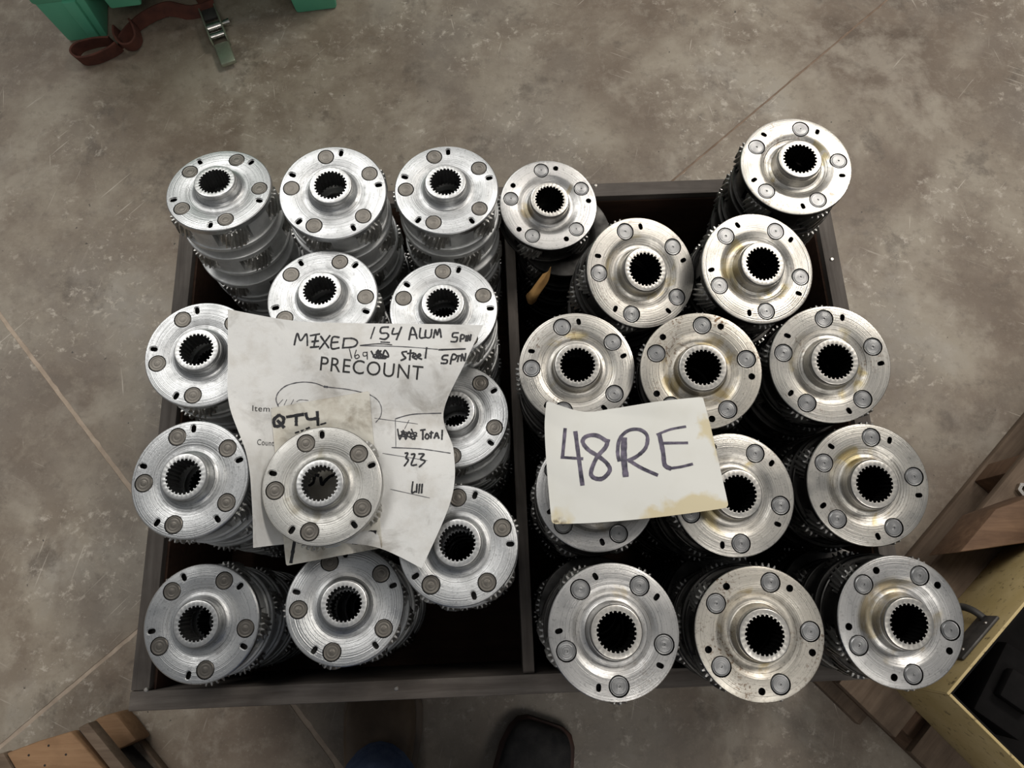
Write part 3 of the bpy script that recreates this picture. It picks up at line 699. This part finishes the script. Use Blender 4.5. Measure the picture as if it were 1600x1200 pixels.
# quantity card: lies on the count sheet under the loose carrier
def zon(u, v, b, d):
    h = b.ray_cast(EYE, ray(u, v).normalized()); return (h[0].z if h[0] is not None else d)
rows = []
for j in range(8):
    t = j / 7; row = []
    for i in range(6):
        s = i / 5; u = (423 + (447 - 423) * t) * (1 - s) + (577 + (597 - 577) * t) * s; v = (638 + (884 - 638) * t) * (1 - s) + (611 + (856 - 611) * t) * s
        row.append((u, v, zon(u, v, pre_b, .4640) + .0012))
    rows.append(row)
qty, qty_b = sheet('quantity_card', rows, M['card'], 40, 56, corner=.03)
tag(qty, 'cream card marked QTY under the loose carrier, on the precount sheet', 'card')
ql = [[(935, 757), (907, 785), (915, 822), (953, 813), (965, 777), (940, 757)], [(930, 790), (965, 828)], [(985, 767), (1080, 752)], [(1040, 757), (1040, 815)], [(1097, 747), (1112, 780), (1165, 775)], [(1165, 738), (1170, 815)], ([(1185, 812), (1216, 803)], .0017), ([(1035, 862), (1055, 855)], .002), ([(1070, 850), (1085, 845)], .002), ([(1100, 838), (1118, 830)], .002)]
strokes('marker_lettering', ql, qty_b, qty, M['ink'], .0036, c4, jit=.2)
strokes('marker_lettering', [[(393, 772), (400, 802), (418, 792), (424, 762), (440, 762)], [(450, 770), (455, 802), (470, 785), (490, 767), (510, 760)], [(335, 1050), (320, 1140)], [(590, 1055), (640, 1050), (662, 1010), (690, 1010)]], qty_b, qty, M['ink'], .0036, c6, jit=.2)

rows = [
 [(854, 626, .534), (910, 643, .530), (960, 638, .533), (1030, 627, .545), (1098, 620, .549)],
 [(851, 668, .527), (912, 676, .529), (970, 672, .536), (1040, 664, .546), (1109, 661, .549)],
 [(855, 740, .523), (920, 742, .532), (985, 736, .540), (1055, 728, .546), (1124, 726, .548)],
 [(862, 819, .520), (925, 817, .529), (990, 812, .536), (1062, 804, .543), (1139, 793, .546)]]
c48, c48_b = sheet('lettered_card', rows, M['card48'], 64, 48, thick=.0005, ripple=.0006, corner=.05, seed=5)
tag(c48, 'white oil-stained card lettered 48RE in marker on the steel carriers', 'card')
W_ = .0036
strokes('marker_lettering', [[(280, 402), (262, 598)], ([(255, 598), (400, 608)], .0030), ([(352, 425), (375, 600), (400, 785)], .0045),
 ([(575, 490), (500, 447), (430, 452), (402, 490), (440, 545), (510, 590), (570, 640), (590, 690), (540, 745), (480, 740), (460, 700), (500, 600), (560, 530), (577, 480)], .0044),
 ([(690, 472), (688, 600), (700, 722)], .0062), ([(655, 620), (645, 560), (660, 470), (720, 412), (800, 407), (850, 450), (840, 530), (780, 590), (720, 620)], .0038), [(725, 620), (810, 672), (918, 720)],
 ([(1115, 385), (1010, 405), (920, 440)], .0025), ([(937, 450), (960, 560), (972, 650), (1010, 675)], .0046), ([(940, 500), (1128, 498)], .0028), ([(1005, 675), (1080, 665), (1162, 645)], .0028)], c48_b, c48, M['ink_purple'], W_, c7, jit=.08)

# torn kraft card deep in the gap
rows = [[(848, 428, .40), (856, 424, .405), (861, 417, .41)], [(828, 455, .385), (842, 446, .392), (857, 438, .395)], [(822, 462, .375), (832, 468, .378), (843, 460, .38)], [(825, 474, .36), (831, 476, .36), (838, 470, .362)]]
tc_, _ = sheet('torn_card', rows, M['chip'], 12, 16, thick=.0008, ripple=.001, seed=9)
tag(tc_, 'torn piece of brown card in the gap behind the steel carriers', 'card scrap')

# ------------------------------------------------------------------ green plastic bin standing at the back
gb = empty('plastic_bin'); P0 = at(108, 66, 0); P1 = at(527, 14, 0)
gdir = (P1 - P0).normalized(); gang = math.atan2(gdir.y, gdir.x); W = (P1 - P0).length
gb.location = (P0.x, P0.y, 0); gb.rotation_euler = (0, 0, gang)
tag(gb, 'green plastic bin on tapered feet at the top left', 'bin')
def frustum(x0, x1, y0, y1, z0, z1, gx, gy, mat, bv=.006):
    bm = bmesh.new(); add_hexa(bm, [(x0, y0, z0), (x1, y0, z0), (x1, y1, z0), (x0, y1, z0), (x0 - gx, y0 - gy, z1), (x1 + gx, y0 - gy, z1), (x1 + gx, y1 + gy, z1), (x0 - gx, y1 + gy, z1)]); bevel(bm, bv, 2); return mesh_from(bm, 'part', mat, 40)
for (x0, x1) in ((0, .085), (W - .09, W)):
    for y0 in (0, .40): obj('foot', frustum(x0, x1, y0, y0 + .10, 0, .11, .008, .004, M['green']), gb)
obj('rib', frustum(.052, .072, -.010, .0, .002, .11, .004, .002, M['green'], .003), gb)
bm = bmesh.new(); add_hexa(bm, [(-.012, -.006, .105), (W + .012, -.006, .105), (W + .012, .52, .105), (-.012, .52, .105), (-.04, .0, 1.02), (W + .04, .0, 1.02), (W + .04, .60, 1.02), (-.04, .60, 1.02)]); bevel(bm, .008, 2)
obj('bin_body', mesh_from(bm, 'bin_body', M['green'], 40), gb)
obj('moulded_tab', frustum(.135, .20, -.016, .004, .085, .20, .008, .002, M['green'], .005), gb)
# strap coil and ratchet buckle on the floor in front of it
def ribbon(name, pts, hw_, thick, mat, up=(0, 0, 1), parent=None):
    """webbing standing on edge or lying flat: pts = centre line, hw_ = half width along 'up'"""
    bm = bmesh.new(); up = Vector(up); prev = None; P = [Vector(p) for p in smooth_line(pts, 5)]
    for i, p in enumerate(P):
        t = (P[min(i + 1, len(P) - 1)] - P[max(i - 1, 0)]).normalized(); nn = t.cross(up).normalized()
        v = [bm.verts.new(p + up * a * hw_ + nn * b * thick / 2) for a, b in ((-1, -1), (1, -1), (1, 1), (-1, 1))]
        if prev:
            for k in range(4): bm.faces.new((prev[k], prev[(k + 1) % 4], v[(k + 1) % 4], v[k]))
        prev = v
    bmesh.ops.recalc_face_normals(bm, faces=bm.faces); return obj(name, mesh_from(bm, name, mat, 40), parent)
st = empty('cargo_strap', at(150, 80, 0)); tag(st, 'folded red-brown cargo strap on the floor by the green bin', 'strap'); so = st.location
def loc3(u, v, z): return tuple(at(u, v, z) - so)
ribbon('strap_loop', [loc3(*q) for q in ((176, 64, .020), (150, 66, .020), (124, 74, .020), (117, 86, .020), (128, 95, .020), (150, 92, .020), (176, 80, .020), (186, 72, .020))], .017, .004, M['strap'], up=(.0, -.25, .97), parent=st)
ribbon('strap_loop', [loc3(*q) for q in ((182, 44, .026), (183, 58, .026), (193, 72, .026), (208, 72, .026), (216, 60, .026), (212, 44, .03), (206, 34, .03))], .015, .004, M['strap'], up=(.0, -.3, .95), parent=st)
ribbon('strap_tail', [loc3(*q) for q in ((186, 72, .010), (200, 52, .016), (225, 30, .02), (262, 14, .02), (300, 20, .012), (335, 10, .012))], .016, .004, M['strap'], up=(.15, .35, .92), parent=st)
rb = empty('ratchet_buckle', at(356, 92, 0)); bx = at(349, 62, 0) - at(366, 106, 0); rb.rotation_euler = (0, 0, math.atan2(bx.y, bx.x)); tag(rb, 'olive metal ratchet strap buckle lying on the floor', 'buckle')
LX = (at(345, 40, 0) - at(372, 108, 0)).length
obj('handle', frustum(-.030, .030, -.017, .017, .010, .020, -.001, -.001, M['olive_metal'], .004), rb)
for s in (-1, 1): obj('side_plate', box_mesh('side_plate', .026, .120, s * .0165 - .0015, s * .0165 + .0015, .004, .034, M['olive_metal'], .001), rb)
for x, r_, mt in ((.048, .008, 'chrome'), (.072, .011, 'chrome')):
    bm = bmesh.new(); add_tube(bm, [(x, -.0145, .020), (x, .0145, .020)], r_, 16); obj('spool', mesh_from(bm, 'spool', M[mt], 40), rb)
obj('end_plate', box_mesh('end_plate', .094, .122, -.0145, .0145, .018, .024, M['iron'], .001), rb)
bm = bmesh.new(); add_tube(bm, [(.074, -.0185, .02), (.074, -.034, .02)], [.006, .008], 12); obj('bolt', mesh_from(bm, 'bolt', M['chrome'], 40), rb)
ribbon('webbing', [(.118, 0, .014), (.15, .002, .016), (.20, .012, .02), (.25, .02, .05)], .013, .003, M['strap'], up=(0, 1, 0), parent=rb)

# ------------------------------------------------------------------ right: pallet, timber and yellow box
rp = empty('wooden_pallet'); a = at(1310, 1067, .13); b = at(1600, 712, .13); dr = (b - a).normalized(); rp.location = (a.x, a.y, 0); rp.rotation_euler = (0, 0, math.atan2(dr.y, dr.x))
tag(rp, 'old wooden pallet carrying the yellow box beside the crate', 'pallet')
for y in (-.105, -.235, -.365, -.495): obj('deck_board', box_mesh('deck_board', 0, 1.0, y, y + .104, .112, .130, M['pallet_old'], .002), rp)
for x in (.02, .46, .92): obj('stringer', box_mesh('stringer', x, x + .045, -.495, -.005, .018, .1118, M['timber'], .002), rp)
for y in (-.105, -.495): obj('bottom_board', box_mesh('bottom_board', 0, 1.0, y, y + .104, 0, .0178, M['pallet_old'], .002), rp)
YZ = .285
yb = empty('yellow_box'); c0 = at(1479, 1083, YZ); e1 = at(1600, 940, YZ); d1 = (e1 - c0).normalized()
yb.location = (c0.x, c0.y, .1302); yb.rotation_euler = (0, 0, math.atan2(d1.y, d1.x))
tag(yb, 'worn yellow painted open box with an iron side handle', 'box')
BL, BW, BH, BT = .40, .34, YZ - .1302, .004          # local: x up-right along the handle side, y = -across
obj('side_panel', box_mesh('side_panel', 0, BL, -BT, 0, 0, BH, [M['yellow']], .001), yb)
obj('end_panel', box_mesh('end_panel', 0, BT, -BW, -BT - .0002, 0, BH, [M['yellow']], .001), yb)
obj('side_panel', box_mesh('side_panel', 0, BL, -BW - BT, -BW - .0002, 0, BH, [M['yellow']], .001), yb)
obj('end_panel', box_mesh('end_panel', BL - BT, BL, -BW, -BT - .0002, 0, BH, [M['yellow']], .001), yb)
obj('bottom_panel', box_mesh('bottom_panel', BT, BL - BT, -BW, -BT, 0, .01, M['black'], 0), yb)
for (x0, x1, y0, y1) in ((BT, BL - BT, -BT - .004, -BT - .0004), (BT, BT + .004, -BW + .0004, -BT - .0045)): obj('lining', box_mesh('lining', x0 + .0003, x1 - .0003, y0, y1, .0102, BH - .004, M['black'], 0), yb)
hp = obj('handle_plate', box_mesh('handle_plate', .055, .135, .0002, .005, BH - .060, BH - .018, M['iron'], .002), yb)
bm = bmesh.new(); add_tube(bm, [tuple(p) for p in smooth_line([(.062, .006, BH - .040), (.058, .020, BH - .055), (.062, .028, BH - .075), (.085, .030, BH - .082), (.110, .030, BH - .082), (.128, .026, BH - .072), (.130, .018, BH - .052), (.128, .006, BH - .040)], 4)], .005, 10)
obj('bail_handle', mesh_from(bm, 'bail_handle', M['iron'], 40), yb)
for x in (.07, .12):
    bm = bmesh.new(); add_lathe(bm, [(0, .002), (.002, .0015), (.003, 0), (0, 0)], 10, False); obj('rivet', mesh_from(bm, 'rivet', M['nail'], 40), yb, (x, .005, BH - .03), (-math.pi / 2, 0, 0))
# black iron blocks lying in the box
for i, (x, y, l_, w_, h_, an_) in enumerate(((.10, -.10, .11, .07, .06, .2), (.22, -.17, .09, .09, .045, -.3), (.12, -.24, .12, .06, .05, .5))):
    bm = bmesh.new(); add_box(bm, -l_ / 2, l_ / 2, -w_ / 2, w_ / 2, 0, h_); add_box(bm, -l_ / 5, l_ / 5, -w_ / 3, w_ / 3, h_, h_ * 1.3); bevel(bm, .004, 2)
    p = yb.matrix_basis @ Vector((x, y, .0104))
    tag(obj('iron_block', mesh_from(bm, 'iron_block', M['black'], 30), None, p, (0, 0, yb.rotation_euler.z + an_)), ['black iron block in the yellow box nearest its handle', 'black iron block in the middle of the yellow box', 'black iron block in the yellow box near the bottom edge'][i], 'block', 'iron blocks in the yellow box')
# rough timber offcut on the pallet against the box
tq = [at(1499, 863, .215), at(1640, 843, .215), at(1640, 765, .215), at(1556, 795, .215)]
bm = bmesh.new(); add_hexa(bm, [Vector((q.x, q.y, .1304)) for q in tq] + tq); bevel(bm, .003, 2)
ti = obj('timber_offcut', mesh_from(bm, 'timber_offcut', M['timber'], 40)); tag(ti, 'rough brown timber offcut on the pallet beside the yellow box', 'timber')
bl = at(1597, 766, .13); bm = bmesh.new(); add_lathe(bm, [(.006, 0), (.012, 0), (.012, .008), (.006, .008)], 6); bmesh.ops.recalc_face_normals(bm, faces=bm.faces)
tag(obj('loose_nut', mesh_from(bm, 'loose_nut', M['chrome'], 20), None, (bl.x, bl.y, .1302)), 'bright metal nut lying on the pallet board at the right edge', 'nut')

# ------------------------------------------------------------------ bottom left pallet
lp_ = empty('wooden_pallet'); PZ = .115; lp_.location = (at(112, 1170, 0).x, at(112, 1170, 0).y, 0)
tag(lp_, 'orange-brown wooden pallet corner at the bottom left', 'pallet')
def plank(name, px, z0, z1, mat, bv=.002):
    bm = bmesh.new(); q = [at(u, v, z1) - lp_.location for u, v in px]
    if sum(a.x * b.y - a.y * b.x for a, b in zip(q, q[1:] + q[:1])) < 0: q = q[::-1]
    add_prism(bm, [(p.x, p.y) for p in q], z0, z1); bevel(bm, bv, 2); return obj(name, mesh_from(bm, name, mat, 40), lp_)
plank('deck_board', [(9, 1177), (60, 1158), (110, 1143), (200, 1245), (110, 1290), (52, 1250)], PZ - .022, PZ, M['pallet'], .003)
plank('deck_board', [(-60, 1196), (5, 1176), (47, 1250), (-30, 1290)], PZ - .022, PZ - .001, M['pallet_old'])
plank('stringer', [(108, 1146), (122, 1141), (222, 1250), (206, 1256)], 0, PZ - .024, M['iron'])  # dark strip put in as the shaded groove between deck boards
plank('deck_board', [(121, 1138), (137, 1129), (232, 1245), (212, 1252)], PZ - .022, PZ + .003, M['pallet_old'])
plank('block', [(140, 1130), (152, 1122), (166, 1117), (179, 1114), (190, 1126), (214, 1157), (197, 1166), (180, 1174)], .0, .05, M['pallet'], .005)
plank('bottom_board', [(200, 1140), (204, 1138), (285, 1240), (278, 1243)], 0, .018, M['pallet_old'])
bm = bmesh.new(); add_lathe(bm, [(0, .0004), (.0016, .0004), (.0018, -.003), (0, -.003)], 10, False); nh = mesh_from(bm, 'nail', M['sole'], 40)
for px in ((45, 1180), (76, 1165), (103, 1179), (70, 1196)):
    q = at(*px, PZ) - lp_.location; obj('nail', nh, lp_, (q.x, q.y, PZ))

# ------------------------------------------------------------------ photographer's boots and jeans
person = empty('person', (-.10, -.36, 0)); tag(person, 'person in blue jeans and dark boots standing at the front of the crate', 'person')
def boot(px, py, ang, mat, welt, length=.295, width=.108, name='boot'):
    """loft along the foot; local y forward"""
    secs = [(-.5, .60, .10, .13), (-.47, .78, .0, .14), (-.30, .80, .0, .150), (-.12, .74, .0, .125), (.05, .86, .0, .098), (.20, .99, .0, .078), (.33, 1.0, .0, .064), (.42, .90, .0, .052), (.475, .74, .0, .042), (.497, .50, .004, .032)]
    def loft(bm, f, zlo, zhi):
        rings = []
        for t, wd, lo, hi in secs:
            y = t * length * (1.02 if f > 1 else 1); hwid = wd * width / 2 * f; n = 16; ring_ = []
            for k in range(n):
                a_ = 2 * math.pi * k / n; cx = math.copysign(abs(math.cos(a_)) ** .7, math.cos(a_)); sy = math.copysign(abs(math.sin(a_)) ** .75, math.sin(a_))
                z0, z1 = (zlo, hi) if zhi is None else (zlo, zhi)
                ring_.append(bm.verts.new((cx * hwid, y, (z0 + z1) / 2 + sy * (z1 - z0) / 2)))
            rings.append(ring_)
        for A_, B_ in zip(rings, rings[1:]):
            for k in range(16): bm.faces.new((A_[k], A_[(k + 1) % 16], B_[(k + 1) % 16], B_[k]))
        bm.faces.new(rings[0]); bm.faces.new(rings[-1][::-1]); bmesh.ops.recalc_face_normals(bm, faces=bm.faces)
    bm = bmesh.new(); loft(bm, 1.0, .014, None); up = obj(name, mesh_from(bm, 'boot', mat, 60), person, (px, py, 0), (0, 0, ang)); up.modifiers.new('s', 'SUBSURF').render_levels = 2
    bm = bmesh.new(); loft(bm, 1.10, .012, .022); wl = obj('welt', mesh_from(bm, 'welt', welt, 60), up)
    bm = bmesh.new(); loft(bm, 1.08, .0, .013); obj('sole', mesh_from(bm, 'sole', M['sole'], 60), up)
    return up
pl_ = person.location
lb = Vector((-.205, -.262, 0)); boot(lb.x - pl_.x, lb.y - pl_.y, math.radians(2), M['leather'], M['leather'], width=.116)
rbt = Vector((.010, -.325, 0)); boot(rbt.x - pl_.x, rbt.y - pl_.y, math.radians(-17), M['suede'], M['welt'], width=.112)
bm = bmesh.new()
def leg(bm, pts):
    rings = []
    for (x, y, z, rx, ry) in pts:
        n = 24; rings.append([bm.verts.new((x - pl_.x + rx * math.cos(2 * math.pi * k / n), y - pl_.y + ry * math.sin(2 * math.pi * k / n), z + .004 * math.sin(3 * 2 * math.pi * k / n + z * 40) + (.010 * -math.sin(2 * math.pi * k / n) if z < .12 else 0))) for k in range(n)])
    for A_, B_ in zip(rings, rings[1:]):
        for k in range(24): bm.faces.new((A_[k], A_[(k + 1) % 24], B_[(k + 1) % 24], B_[k]))
    return rings
ra = leg(bm, [(-.197, -.300, .112, .064, .098), (-.197, -.306, .10, .070, .108), (-.197, -.315, .13, .066, .098), (-.205, -.325, .25, .068, .080), (-.200, -.335, .45, .074, .080), (-.185, -.345, .65, .084, .088), (-.165, -.36, .82, .095, .10)])
rc = leg(bm, [(.015, -.430, .112, .060, .085), (.015, -.440, .10, .064, .090), (.012, -.435, .13, .062, .085), (.008, -.42, .25, .066, .078), (0, -.40, .45, .074, .080), (-.012, -.38, .65, .084, .088), (-.030, -.365, .82, .095, .10)])
rd = leg(bm, [(-.0975, -.362, .80, .165, .112), (-.0975, -.362, .92, .172, .118), (-.0975, -.362, 1.02, .160, .108)]); bm.faces.new(rd[-1]); bm.faces.new(rd[0][::-1])
bmesh.ops.recalc_face_normals(bm, faces=bm.faces)
je = obj('jeans', mesh_from(bm, 'jeans', M['denim'], 60), person)
